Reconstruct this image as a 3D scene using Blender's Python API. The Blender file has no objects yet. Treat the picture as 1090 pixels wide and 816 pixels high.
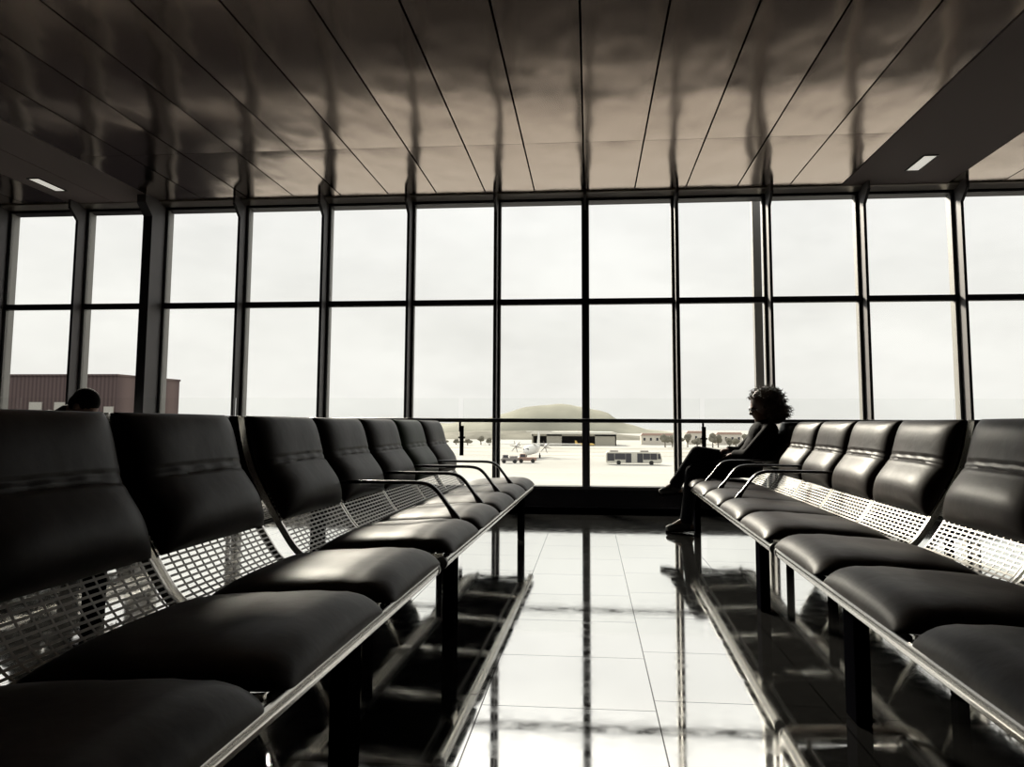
import bpy, math, random
from math import sin, cos, pi, radians, sqrt, exp, floor as ifloor
from mathutils import Vector, Matrix

random.seed(7)
S = bpy.context.scene
COL = S.collection

# ------------------------------------------------------------------ camera
FPX, CX, CY = 827.0, 550.05, 374.65
YAW, PITCH, ROLL, CAMH = -0.0940, 0.0933, 0.0045, 0.8704
_f = Vector((sin(YAW) * cos(PITCH), cos(YAW) * cos(PITCH), sin(PITCH)))
_r = Vector((cos(YAW), -sin(YAW), 0))
_u = _r.cross(_f)
_r2 = _r * cos(ROLL) + _u * sin(ROLL)
_u2 = _u * cos(ROLL) - _r * sin(ROLL)
cam_d = bpy.data.cameras.new('camera')
cam = bpy.data.objects.new('camera', cam_d)
COL.objects.link(cam)
M3 = Matrix((_r2, _u2, -_f)).transposed()
cam.matrix_world = Matrix.Translation((0, 0, CAMH)) @ M3.to_4x4()
cam_d.sensor_fit = 'HORIZONTAL'
cam_d.sensor_width = 36
cam_d.lens = FPX / 1090 * 36
cam_d.shift_x = (545 - CX) / 1090
cam_d.shift_y = (CY - 408) / 1090
cam_d.clip_start = 0.02
cam_d.clip_end = 5000
S.camera = cam

# ------------------------------------------------------------------ world, light, exposure
S.view_settings.view_transform = 'Standard'
S.view_settings.look = 'None'
S.view_settings.exposure = 0.0
S.view_settings.gamma = 1.0
S.view_settings.use_curve_mapping = False
S.cycles.caustics_reflective = False
S.cycles.caustics_refractive = False
S.cycles.max_bounces = 8
S.cycles.transparent_max_bounces = 24
S.cycles.sample_clamp_indirect = 4.0

W = bpy.data.worlds.new('overcast_sky')
S.world = W
W.use_nodes = True
nt = W.node_tree
nt.nodes.clear()
def N(nt, t, **k):
    n = nt.nodes.new(t)
    for a, b in k.items():
        setattr(n, a, b)
    return n
out = N(nt, 'ShaderNodeOutputWorld')
bg = N(nt, 'ShaderNodeBackground')
tc = N(nt, 'ShaderNodeTexCoord')
sep = N(nt, 'ShaderNodeSeparateXYZ')
ramp = N(nt, 'ShaderNodeValToRGB')          # elevation (z of the direction) to sky colour
cr = ramp.color_ramp
cr.elements[0].position = 0.0
cr.elements[0].color = (0.90, 0.89, 0.84, 1)
cr.elements[1].position = 1.0
cr.elements[1].color = (1.5, 1.5, 1.45, 1)
e = cr.elements.new(0.12); e.color = (0.94, 0.935, 0.885, 1)
e = cr.elements.new(0.30); e.color = (0.96, 0.96, 0.93, 1)
e = cr.elements.new(0.45); e.color = (1.5, 1.48, 1.40, 1)
noi = N(nt, 'ShaderNodeTexNoise')
noi.inputs['Scale'].default_value = 3.2
noi.inputs['Detail'].default_value = 7
noi.inputs['Roughness'].default_value = 0.62
mp = N(nt, 'ShaderNodeMapping')
mp.inputs['Scale'].default_value = (1, 1, 2.4)
mr = N(nt, 'ShaderNodeMapRange')
mr.inputs['From Min'].default_value = 0.35
mr.inputs['From Max'].default_value = 0.65
mr.inputs['To Min'].default_value = 0.90
mr.inputs['To Max'].default_value = 1.06
vm = N(nt, 'ShaderNodeVectorMath', operation='SCALE')
L = nt.links.new
L(tc.outputs['Generated'], sep.inputs[0])
L(sep.outputs['Z'], ramp.inputs[0])
L(tc.outputs['Generated'], mp.inputs[0])
L(mp.outputs[0], noi.inputs['Vector'])
L(noi.outputs['Fac'], mr.inputs['Value'])
L(ramp.outputs['Color'], vm.inputs[0])
L(mr.outputs[0], vm.inputs['Scale'])
L(vm.outputs[0], bg.inputs['Color'])
bg.inputs['Strength'].default_value = 1.0
L(bg.outputs[0], out.inputs[0])

# veiled sun, low behind the cloud to the left of the view
sun_d = bpy.data.lights.new('sun', 'SUN')
sun_d.energy = 9.0
sun_d.angle = radians(10)
sun_d.color = (1.0, 0.93, 0.78)
sun = bpy.data.objects.new('sun', sun_d)
COL.objects.link(sun)
sun.rotation_euler = Vector((-0.375, 0.815, 0.435)).to_track_quat('Z', 'Y').to_euler()

WALL_Y = 8.205                 # plane of the glazing
XL, XR, YB = -8.55, 6.58, -5.0    # room limits
CEIL = 3.33
pl_d = bpy.data.lights.new('window_portal', 'AREA')   # guides sampling of the daylight through the glazing
pl_d.shape = 'RECTANGLE'
pl_d.size, pl_d.size_y = XR - XL, CEIL - 0.25
pl_d.cycles.is_portal = True
pl = bpy.data.objects.new('window_portal', pl_d)
COL.objects.link(pl)
pl.location = ((XL + XR) / 2, WALL_Y + 0.2, (CEIL + 0.25) / 2)
pl.rotation_euler = (-pi / 2, 0, 0)

# ------------------------------------------------------------------ materials
def mat(name, col, rough=0.5, metal=0.0, spec=0.5, bump=None, vary=None, coat=0.0, emit=None, sheen=0.0, coords='Object'):
    m = bpy.data.materials.new(name)
    m.use_nodes = True
    t = m.node_tree
    b = t.nodes['Principled BSDF']
    b.inputs['Base Color'].default_value = (*col, 1)
    b.inputs['Roughness'].default_value = rough
    b.inputs['Metallic'].default_value = metal
    b.inputs['Specular IOR Level'].default_value = spec
    b.inputs['Coat Weight'].default_value = coat
    b.inputs['Sheen Weight'].default_value = sheen
    if emit:
        b.inputs['Emission Color'].default_value = (*emit[0], 1)
        b.inputs['Emission Strength'].default_value = emit[1]
    c = N(t, 'ShaderNodeTexCoord')
    if vary:                      # (scale, amount): mottled colour
        n = N(t, 'ShaderNodeTexNoise')
        n.inputs['Scale'].default_value = vary[0]
        n.inputs['Detail'].default_value = 5
        r = N(t, 'ShaderNodeValToRGB')
        a = vary[1]
        r.color_ramp.elements[0].position = 0.3
        r.color_ramp.elements[1].position = 0.7
        r.color_ramp.elements[0].color = (*[max(0, x * (1 - a)) for x in col], 1)
        r.color_ramp.elements[1].color = (*[x * (1 + a) for x in col], 1)
        t.links.new(c.outputs[coords], n.inputs['Vector'])
        t.links.new(n.outputs['Fac'], r.inputs[0])
        t.links.new(r.outputs[0], b.inputs['Base Color'])
    if bump:                      # (scale, strength, distance)
        n = N(t, 'ShaderNodeTexNoise')
        n.inputs['Scale'].default_value = bump[0]
        n.inputs['Detail'].default_value = 4
        bp = N(t, 'ShaderNodeBump')
        bp.inputs['Strength'].default_value = bump[1]
        bp.inputs['Distance'].default_value = bump[2]
        t.links.new(c.outputs[coords], n.inputs['Vector'])
        t.links.new(n.outputs['Fac'], bp.inputs['Height'])
        t.links.new(bp.outputs[0], b.inputs['Normal'])
    return m

def glass_mat(name, tint, refl=0.5):
    m = bpy.data.materials.new(name)
    m.use_nodes = True
    t = m.node_tree
    t.nodes.clear()
    o = N(t, 'ShaderNodeOutputMaterial')
    mx = N(t, 'ShaderNodeMixShader')
    tr = N(t, 'ShaderNodeBsdfTransparent')
    tr.inputs[0].default_value = (*tint, 1)
    gl = N(t, 'ShaderNodeBsdfGlossy')
    gl.inputs['Roughness'].default_value = 0.0
    lw = N(t, 'ShaderNodeFresnel')
    lw.inputs['IOR'].default_value = 1.0 + refl
    t.links.new(lw.outputs[0], mx.inputs[0])
    t.links.new(tr.outputs[0], mx.inputs[1])
    t.links.new(gl.outputs[0], mx.inputs[2])
    t.links.new(mx.outputs[0], o.inputs[0])
    return m

M_leather = mat('brown_black_leather', (0.032, 0.0245, 0.022), 0.42, spec=0.13, bump=(11, 0.35, 0.006), vary=(6, 0.4))
M_green = mat('dark_green_leather', (0.021, 0.042, 0.016), 0.42, spec=0.13, bump=(9, 0.25, 0.006), vary=(5, 0.2))
M_alu = mat('polished_aluminium', (0.78, 0.76, 0.72), 0.22, metal=1.0)
M_rail = mat('brushed_rail_aluminium', (0.50, 0.485, 0.46), 0.22, metal=1.0)
M_mesh = mat('perforated_steel', (0.17, 0.162, 0.148), 0.36, metal=1.0)
M_blackplastic = mat('black_plastic', (0.008, 0.008, 0.010), 0.35, spec=0.5)
M_leg = mat('black_painted_steel', (0.004, 0.004, 0.0055), 0.6, spec=0.0)
M_under = mat('shade_black_underside', (0.004, 0.004, 0.005), 0.9, spec=0.0)  # shade beneath the pads put into a black, dull colour
M_darksteel = mat('dark_steel', (0.008, 0.008, 0.010), 0.5, spec=0.05)
M_arm = mat('black_armrest', (0.012, 0.012, 0.014), 0.25, spec=0.7)
M_frame = mat('grey_anodised_frame', (0.17, 0.158, 0.163), 0.5, spec=0.3, vary=(3, 0.08))
M_darkframe = mat('dark_anodised_frame', (0.012, 0.011, 0.016), 0.5, spec=0.3)
M_lightframe = mat('pale_outer_frame', (0.32, 0.31, 0.285), 0.5)
M_glass = glass_mat('window_glass', (0.998, 0.999, 0.996), 0.2)
M_balglass = glass_mat('balustrade_glass', (0.984, 0.988, 0.984), 0.2)
M_wall = mat('dark_wall_paint', (0.02, 0.019, 0.021), 0.7, spec=0.2)
M_base = mat('black_base_panel', (0.006, 0.0055, 0.008), 0.6, spec=0.08)
M_soffit = mat('matt_grey_soffit', (0.42, 0.36, 0.355), 0.8, spec=0.1)
M_groove = mat('dark_ceiling_void', (0.003, 0.003, 0.004), 0.9, spec=0.0)
M_lampglow = mat('lamp_diffuser', (0.7, 0.68, 0.6), 0.5, emit=((1.0, 0.96, 0.85), 0.55))
M_trimlight = mat('aluminium_trim', (0.50, 0.47, 0.43), 0.30, metal=1.0)

# satin ceiling metal, slightly oil-canned
M_ceil = mat('satin_ceiling_metal', (0.31, 0.247, 0.208), 0.16, metal=1.0)
t = M_ceil.node_tree
b = t.nodes['Principled BSDF']
c = N(t, 'ShaderNodeTexCoord')
m1 = N(t, 'ShaderNodeMapping'); m1.inputs['Scale'].default_value = (1.0, 0.55, 1.0)
n1 = N(t, 'ShaderNodeTexNoise'); n1.inputs['Scale'].default_value = 1.7; n1.inputs['Detail'].default_value = 2
bp = N(t, 'ShaderNodeBump'); bp.inputs['Strength'].default_value = 0.35; bp.inputs['Distance'].default_value = 0.05
t.links.new(c.outputs['Object'], m1.inputs[0]); t.links.new(m1.outputs[0], n1.inputs['Vector'])
t.links.new(n1.outputs['Fac'], bp.inputs['Height']); t.links.new(bp.outputs[0], b.inputs['Normal'])

# polished stone floor tiles
M_floor = bpy.data.materials.new('polished_floor_tiles')
M_floor.use_nodes = True
t = M_floor.node_tree
b = t.nodes['Principled BSDF']
c = N(t, 'ShaderNodeTexCoord')
sx = N(t, 'ShaderNodeSeparateXYZ'); cx = N(t, 'ShaderNodeCombineXYZ')
ad = N(t, 'ShaderNodeMath', operation='ADD'); ad.inputs[1].default_value = 5.0   # y shift
ax = N(t, 'ShaderNodeMath', operation='ADD'); ax.inputs[1].default_value = 0.341 + 0.54 * 60
ad.inputs[1].default_value = -5.83 + 0.54 * 60
br = N(t, 'ShaderNodeTexBrick')
br.offset = 0.17; br.offset_frequency = 2; br.squash = 1.0
br.inputs['Scale'].default_value = 1.0
br.inputs['Brick Width'].default_value = 0.54
br.inputs['Row Height'].default_value = 0.54
br.inputs['Mortar Size'].default_value = 0.0022
br.inputs['Mortar Smooth'].default_value = 0.2
br.inputs['Bias'].default_value = 0.0
br.inputs['Color1'].default_value = (0.97, 0.955, 0.91, 1)
br.inputs['Color2'].default_value = (0.99, 0.975, 0.935, 1)
br.inputs['Mortar'].default_value = (0.10, 0.09, 0.085, 1)
t.links.new(c.outputs['Object'], sx.inputs[0])
t.links.new(sx.outputs['Y'], ad.inputs[0]); t.links.new(sx.outputs['X'], ax.inputs[0])
t.links.new(ad.outputs[0], cx.inputs['X']); t.links.new(ax.outputs[0], cx.inputs['Y'])
t.links.new(cx.outputs[0], br.inputs['Vector'])
t.links.new(br.outputs['Color'], b.inputs['Base Color'])
b.inputs['Metallic'].default_value = 0.985
nr = N(t, 'ShaderNodeTexNoise'); nr.inputs['Scale'].default_value = 14; nr.inputs['Detail'].default_value = 6
rr = N(t, 'ShaderNodeMapRange')
rr.inputs['From Min'].default_value = 0.35; rr.inputs['From Max'].default_value = 0.75
rr.inputs['To Min'].default_value = 0.035; rr.inputs['To Max'].default_value = 0.10
t.links.new(c.outputs['Object'], nr.inputs['Vector'])
t.links.new(nr.outputs['Fac'], rr.inputs['Value']); t.links.new(rr.outputs[0], b.inputs['Roughness'])
n2 = N(t, 'ShaderNodeTexNoise'); n2.inputs['Scale'].default_value = 2.2
bp = N(t, 'ShaderNodeBump'); bp.inputs['Strength'].default_value = 0.012; bp.inputs['Distance'].default_value = 0.02
t.links.new(c.outputs['Object'], n2.inputs['Vector']); t.links.new(n2.outputs['Fac'], bp.inputs['Height'])
t.links.new(bp.outputs[0], b.inputs['Normal'])

# ------------------------------------------------------------------ mesh helpers
class MB:
    def __init__(s):
        s.v = []; s.f = []
    def box(s, x0, x1, y0, y1, z0, z1):
        n = len(s.v)
        s.v += [(x, y, z) for z in (z0, z1) for y in (y0, y1) for x in (x0, x1)]
        s.f += [tuple(n + i for i in q) for q in ((0, 2, 3, 1), (4, 5, 7, 6), (0, 1, 5, 4), (2, 6, 7, 3), (0, 4, 6, 2), (1, 3, 7, 5))]
        return s
    def prism(s, pts, axis, a, b):
        """extrude a 2-D polygon along an axis ('x': pts are (y,z); 'y': (x,z); 'z': (x,y))"""
        n = len(s.v); k = len(pts)
        for d in (a, b):
            for p, q in pts:
                s.v.append({'x': (d, p, q), 'y': (p, d, q), 'z': (p, q, d)}[axis])
        s.f.append(tuple(n + i for i in range(k)))
        s.f.append(tuple(n + k + i for i in reversed(range(k))))
        for i in range(k):
            j = (i + 1) % k
            s.f.append((n + i, n + k + i, n + k + j, n + j))
        return s
    def tube(s, pts, r, seg=12, cap=True, ry=None, up=(0, 0, 1)):
        """round (or elliptical, r x ry) tube through pts; r may be a list"""
        pts = [Vector(p) for p in pts]
        n0 = len(s.v); k = len(pts)
        rs = r if isinstance(r, (list, tuple)) else [r] * k
        prev = None
        for i, p in enumerate(pts):
            d = (pts[min(i + 1, k - 1)] - pts[max(i - 1, 0)]).normalized()
            if prev is None:
                a = Vector(up)
                if abs(d.dot(a)) > 0.95: a = Vector((1, 0, 0))
                a = (a - d * a.dot(d)).normalized()
            else:
                a = (prev - d * prev.dot(d)).normalized()
            prev = a
            bb = d.cross(a)
            rb = rs[i] if ry is None else ry
            for j in range(seg):
                t = 2 * pi * j / seg
                s.v.append(tuple(p + a * (rs[i] * cos(t)) + bb * (rb * sin(t))))
        for i in range(k - 1):
            for j in range(seg):
                j2 = (j + 1) % seg
                s.f.append((n0 + i * seg + j, n0 + i * seg + j2, n0 + (i + 1) * seg + j2, n0 + (i + 1) * seg + j))
        if cap:
            s.f.append(tuple(n0 + j for j in reversed(range(seg))))
            s.f.append(tuple(n0 + (k - 1) * seg + j for j in range(seg)))
        return s
    def ell(s, c, r, rot=None, seg=20, rings=12):
        n0 = len(s.v)
        R = rot or Matrix.Identity(3)
        c = Vector(c)
        s.v.append(tuple(c + R @ Vector((0, 0, r[2]))))
        for i in range(1, rings):
            th = pi * i / rings
            for j in range(seg):
                ph = 2 * pi * j / seg
                s.v.append(tuple(c + R @ Vector((r[0] * sin(th) * cos(ph), r[1] * sin(th) * sin(ph), r[2] * cos(th)))))
        s.v.append(tuple(c + R @ Vector((0, 0, -r[2]))))
        last = len(s.v) - 1
        for j in range(seg):
            j2 = (j + 1) % seg
            s.f.append((n0, n0 + 1 + j, n0 + 1 + j2))
            for i in range(rings - 2):
                a = n0 + 1 + i * seg
                s.f.append((a + j, a + seg + j, a + seg + j2, a + j2))
            a = n0 + 1 + (rings - 2) * seg
            s.f.append((a + j, last, a + j2))
        return s
    def bone(s, p, q, r0, r1, seg=16):
        """tapered limb with round ends"""
        p, q = Vector(p), Vector(q)
        d = q - p
        s.ell(p, (r0,) * 3, seg=seg, rings=10)
        s.ell(q, (r1,) * 3, seg=seg, rings=10)
        s.tube([p, q], [r0, r1], seg)
        return s
    def grid(s, P):
        """P: list of rows of points"""
        n0 = len(s.v); nr, nc = len(P), len(P[0])
        for row in P: s.v += [tuple(p) for p in row]
        for i in range(nr - 1):
            for j in range(nc - 1):
                s.f.append((n0 + i * nc + j, n0 + i * nc + j + 1, n0 + (i + 1) * nc + j + 1, n0 + (i + 1) * nc + j))
        return s
    def mesh(s, name, m, smooth=35):
        me = bpy.data.meshes.new(name)
        me.from_pydata(s.v, [], s.f)
        me.materials.append(m)
        if hasattr(s, 'n_top'):
            me.materials.append(M_under)
            for i in range(s.n_top, s.n_bot): me.polygons[i].material_index = 1
        import bmesh
        bm = bmesh.new(); bm.from_mesh(me)
        bmesh.ops.remove_doubles(bm, verts=bm.verts, dist=1e-6)
        bmesh.ops.recalc_face_normals(bm, faces=bm.faces)
        bm.to_mesh(me); bm.free()
        if smooth:
            me.shade_smooth()
            me.set_sharp_from_angle(angle=radians(smooth))
        return me
    def obj(s, name, m, parent=None, smooth=35, bevel=0):
        return link(name, s.mesh(name, m, smooth), parent, bevel)

def link(name, me, parent=None, bevel=0):
    o = bpy.data.objects.new(name, me)
    COL.objects.link(o)
    if parent: o.parent = parent
    if bevel:
        bv = o.modifiers.new('edges', 'BEVEL'); bv.width = bevel; bv.segments = 2; bv.limit_method = 'ANGLE'
    return o

def tag(o, label, cat, group=None, kind=None):
    o['label'] = label; o['category'] = cat
    if group: o['group'] = group
    if kind: o['kind'] = kind
    return o
def struct(o, label=None, cat=None):
    o['kind'] = 'structure'
    if label: o['label'] = label
    if cat: o['category'] = cat
    return o
def empty(name, loc=(0, 0, 0), rz=0.0, parent=None):
    o = bpy.data.objects.new(name, None)
    COL.objects.link(o)
    o.location = loc; o.rotation_euler = (0, 0, rz); o.empty_display_size = 0.1
    if parent: o.parent = parent
    return o

def fuse(name, mb, m, voxel, parent=None, smooth_it=4, sub=False):
    """one continuous skin over overlapping solids"""
    me = bpy.data.meshes.new(name)
    me.from_pydata(mb.v, [], mb.f)
    tmp = bpy.data.objects.new('tmp', me)
    COL.objects.link(tmp)
    r = tmp.modifiers.new('r', 'REMESH'); r.mode = 'VOXEL'; r.voxel_size = voxel; r.use_smooth_shade = True
    if smooth_it:
        k = tmp.modifiers.new('s', 'SMOOTH'); k.iterations = smooth_it; k.factor = 0.5
    dg = bpy.context.evaluated_depsgraph_get()
    me2 = bpy.data.meshes.new_from_object(tmp.evaluated_get(dg))
    me2.name = name
    bpy.data.objects.remove(tmp); bpy.data.meshes.remove(me)
    me2.materials.clear(); me2.materials.append(m)
    me2.shade_smooth()
    return link(name, me2, parent)

# rows of seats are turned a touch against the tile grid
AL = 0.019
def r2w(v, w, z=0.0):
    return Vector((v * cos(AL) + w * sin(AL), -v * sin(AL) + w * cos(AL), z))

# ------------------------------------------------------------------ room shell
struct(MB().box(XL, XR, YB, WALL_Y + 0.1, -0.15, 0.0).obj('floor', M_floor, smooth=0), 'polished pale stone tile floor mirroring the windows', 'floor')
struct(MB().box(XL - 0.2, XL, YB, WALL_Y + 0.15, -0.15, 3.6).obj('wall_left', M_wall, smooth=0))
struct(MB().box(XR, XR + 0.2, YB, WALL_Y + 0.15, -0.15, 3.6).obj('wall_right', M_wall, smooth=0))
struct(MB().box(XL - 0.2, XR + 0.2, YB - 0.2, YB, -0.15, 3.6).obj('wall_back', M_wall, smooth=0))

# ceiling: long metal panels with open joints under a dark void
PW, PC0 = 0.524, -0.0487
struct(MB().box(XL, XR, YB, WALL_Y + 0.15, CEIL + 0.03, CEIL + 0.25).obj('ceiling_slab', M_groove, smooth=0))
cm, so = MB(), MB()
kmin = ifloor((XL - PC0) / PW); kmax = ifloor((XR - PC0) / PW)
YJ = [6.61, 3.55, 0.5, -2.5]
for k in range(kmin, kmax + 1):
    a = max(XL, PC0 + k * PW) + 0.007; bb = min(XR, PC0 + (k + 1) * PW) - 0.007
    if bb - a < 0.02: continue
    ys = [WALL_Y - 0.17] + YJ + [YB]
    if k in (5, 6, -11, -10):
        if k in (5, 6):
            a -= 0.007 if k == 6 else 0.0; bb += 0.007 if k == 5 else 0
        so.box(a, bb, YB, WALL_Y - 0.17, CEIL - 0.004, CEIL + 0.03)
        continue
    for y1, y0 in zip(ys[:-1], ys[1:]):
        y1 -= 0.002; y0 += 0.002
        # a panel is a shallow tray, sagging slightly between its folded edges
        nx, ny = 8, 14
        P = []
        for j in range(ny + 1):
            v = j / ny; yy = y0 + (y1 - y0) * v
            row = []
            for i in range(nx + 1):
                u = i / nx
                sag = 0.004 * (1 - (2 * u - 1) ** 2) * (1 - (2 * v - 1) ** 8)
                row.append((a + (bb - a) * u, yy, CEIL - sag))
            P.append(row)
        cm.grid(P)
        for (xa, xb) in ((a, a + 0.001), (bb - 0.001, bb)):
            cm.box(xa, xb, y0, y1, CEIL, CEIL + 0.03)
struct(cm.obj('ceiling', M_ceil, smooth=60), 'dark metal ceiling of long satin panels', 'ceiling')
struct(so.obj('ceiling_soffit', M_soffit, smooth=0), 'matt grey plain ceiling strips', 'ceiling')

# ------------------------------------------------------------------ window wall
MW, MX0 = 0.9447, -0.0423
mull = [MX0 + (k - 7) * MW for k in range(-2, 15)]
ZS, ZM, ZH = 0.237, 2.176, 3.265
struct(MB().box(XL, XR, WALL_Y - 0.02, WALL_Y + 0.12, 0.0, ZS - 0.03).obj('wall_front', M_base, smooth=0), 'low black wall panel under the windows', 'wall')
struct(MB().box(XL, XR, WALL_Y - 0.04, WALL_Y + 0.14, ZS - 0.03, ZS).obj('trim_1', M_darkframe, smooth=0))
hd = MB().box(XL, XR, WALL_Y - 0.03, WALL_Y + 0.14, ZH, CEIL + 0.03)
struct(hd.obj('trim_2', M_darkframe, smooth=0))
struct(MB().prism([(WALL_Y - 0.17, CEIL + 0.02), (WALL_Y - 0.17, CEIL - 0.012), (WALL_Y - 0.164, CEIL - 0.016), (WALL_Y - 0.055, CEIL - 0.040), (WALL_Y - 0.030, CEIL - 0.034), (WALL_Y - 0.030, CEIL + 0.02)], 'x', XL, XR).obj('trim_3', M_trimlight, smooth=0))
for i, x in enumerate(mull):
    k = i - 2
    wide = (k == 2)
    mu = empty('trim_%d' % (i + 4), (x, WALL_Y, 0))
    struct(mu)
    mm = MB().box(-0.028, 0.028, -0.035, 0.03, ZS, ZH)
    mm.obj('mullion', M_darkframe, mu, smooth=0)
    # inner fin with a haunch under the ceiling
    hw, dp = (0.05, 0.30) if wide else (0.013, 0.175)
    fx = -0.035 if wide else 0.0
    pts = [(-0.035, ZS), (-dp, ZS), (-dp, CEIL - 0.205), (-dp - 0.14, CEIL - 0.085), (-dp - 0.14, CEIL), (-0.035, CEIL)]
    MB().prism(pts, 'x', -hw + fx, hw + fx).obj('fin', M_frame, mu, smooth=0)
    MB().prism([(-dp - 0.004, ZS), (-dp, ZS), (-dp, CEIL - 0.205), (-dp - 0.14, CEIL - 0.085), (-dp - 0.144, CEIL - 0.088), (-dp - 0.004, CEIL - 0.207)], 'x', -hw + fx - 0.001, hw + fx + 0.001).obj('fin_edge', M_darkframe, mu, smooth=0)
    MB().box(-0.02, 0.02, 0.03, 0.13, ZS, ZH).obj('outer_cap', M_lightframe, mu, smooth=0)
for i in range(len(mull) - 1):
    a, bb = mull[i] + 0.028, mull[i + 1] - 0.028
    wn = empty('window_%d' % (i + 1), ((a + bb) / 2, WALL_Y, ZS))
    struct(wn)
    h = (bb - a) / 2
    MB().box(-h, h, -0.035, 0.03, ZM - ZS - 0.03, ZM - ZS + 0.03).obj('transom', M_darkframe, wn, smooth=0)
    fr = MB()
    for (z0, z1) in ((0, ZM - ZS - 0.03), (ZM - ZS + 0.03, ZH - ZS)):
        fr.box(-h, -h + 0.012, -0.02, 0.03, z0, z1).box(h - 0.012, h, -0.02, 0.03, z0, z1)
    fr.obj('glazing_bead', M_lightframe, wn, smooth=0)
    MB().box(-h, h, 0.008, 0.014, 0, ZM - ZS - 0.03).obj('lower_pane', M_glass, wn, smooth=0)
    MB().box(-h, h, 0.008, 0.014, ZM - ZS + 0.03, ZH - ZS).obj('upper_pane', M_glass, wn, smooth=0)

# ------------------------------------------------------------------ glass balustrade along the windows
BY = 7.80
bal = empty('glass_balustrade', (0, BY, 0))
tag(bal, 'frameless glass balustrade with thin dark handrail standing along the windows', 'balustrade')
jx = [-8.5, -6.12, -3.715, -1.307, 1.105, 3.51, 6.5]
for a, bb in zip(jx[:-1], jx[1:]):
    MB().box(a + 0.025, bb - 0.025, 0.03, 0.042, 0.004, 1.137).obj('glass_panel', M_balglass, bal, smooth=0)
MB().tube([(-8.5, -0.03, 0.915), (6.5, -0.03, 0.915)], 0.02, 14).obj('handrail', M_blackplastic, bal)
MB().box(-8.5, 6.5, 0.016, 0.056, 0.0, 0.06).obj('floor_channel', M_leg, bal, smooth=0)
for x in jx[1:-1]:
    br_ = MB().box(x - 0.006, x + 0.006, -0.034, 0.03, 0.80, 0.905)
    br_.tube([(x + 0.012, 0.036, 0.56), (x + 0.012, 0.036, 0.86)], 0.021, 14)
    br_.tube([(x + 0.012, 0.036, 0.735), (x + 0.012, 0.036, 0.75)], 0.036, 16)
    br_.obj('handrail_bracket', M_leg, bal)

# ------------------------------------------------------------------ recessed ceiling lamps
for nm, x, y, lab in (('ceiling_lamp', 3.095, 7.39, 'small lit rectangular ceiling lamp in the grey strip over the curly haired woman\'s side'),
                      ('ceiling_lamp', -5.585, 7.36, 'small rectangular ceiling lamp in the grey strip over the bowed person\'s side')):
    lp = empty(nm, (x, y, CEIL - 0.004))
    tag(lp, lab, 'lamp', 'recessed ceiling lamps')
    fr = MB()
    w_, l_ = 0.055, 0.205
    for q in ((-w_ - .012, -w_, -l_ - .012, l_ + .012), (w_, w_ + .012, -l_ - .012, l_ + .012), (-w_, w_, -l_ - .012, -l_), (-w_, w_, l_, l_ + .012)):
        fr.box(q[0], q[1], q[2], q[3], -0.008, 0.0)
    fr.obj('lamp_frame', M_darkframe, lp, smooth=0)
    MB().box(-w_, w_, -l_, l_, -0.004, 0.0).obj('diffuser', M_lampglow, lp, smooth=0)

# ------------------------------------------------------------------ tandem seating
P_ = 0.705
PROF = [(0.0, .392), (.10, .384), (.30, .372), (.45, .366), (.52, .372), (.565, .402), (.61, .462), (.66, .54), (.71, .625), (.745, .69), (.768, .755), (.785, .825), (.800, .900)]
def smooth_prof(P, sub=6):
    out = []
    for i in range(len(P) - 1):
        p0 = P[max(i - 1, 0)]; p1 = P[i]; p2 = P[i + 1]; p3 = P[min(i + 2, len(P) - 1)]
        for k in range(sub):
            t = k / sub
            out.append(tuple(0.5 * ((2 * b_) + (-a_ + c_) * t + (2 * a_ - 5 * b_ + 4 * c_ - d_) * t * t + (-a_ + 3 * b_ - 3 * c_ + d_) * t ** 3) for a_, b_, c_, d_ in zip(p0, p1, p2, p3)))
    out.append(P[-1])
    return out
SP = smooth_prof(PROF)
LEN = [0]
for a, bb in zip(SP[:-1], SP[1:]):
    LEN.append(LEN[-1] + math.hypot(bb[0] - a[0], bb[1] - a[1]))
def at_s(s_):
    s_ = min(max(s_, 0), LEN[-1])
    for i in range(len(LEN) - 1):
        if LEN[i + 1] >= s_: break
    t = (s_ - LEN[i]) / max(1e-9, LEN[i + 1] - LEN[i])
    p = tuple(SP[i][k] * (1 - t) + SP[i + 1][k] * t for k in (0, 1))
    i0, i1 = max(i - 2, 0), min(i + 3, len(SP) - 1)
    d = Vector((SP[i1][0] - SP[i0][0], SP[i1][1] - SP[i0][1])).normalized()
    return p, (-d.y, d.x)          # point and the normal on the sitter's side
def s_of(u=None, z=None):
    for i, (a, bb) in enumerate(SP):
        if u is not None and a >= u: return LEN[i]
        if z is not None and a > 0.5 and bb >= z: return LEN[i]

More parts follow.
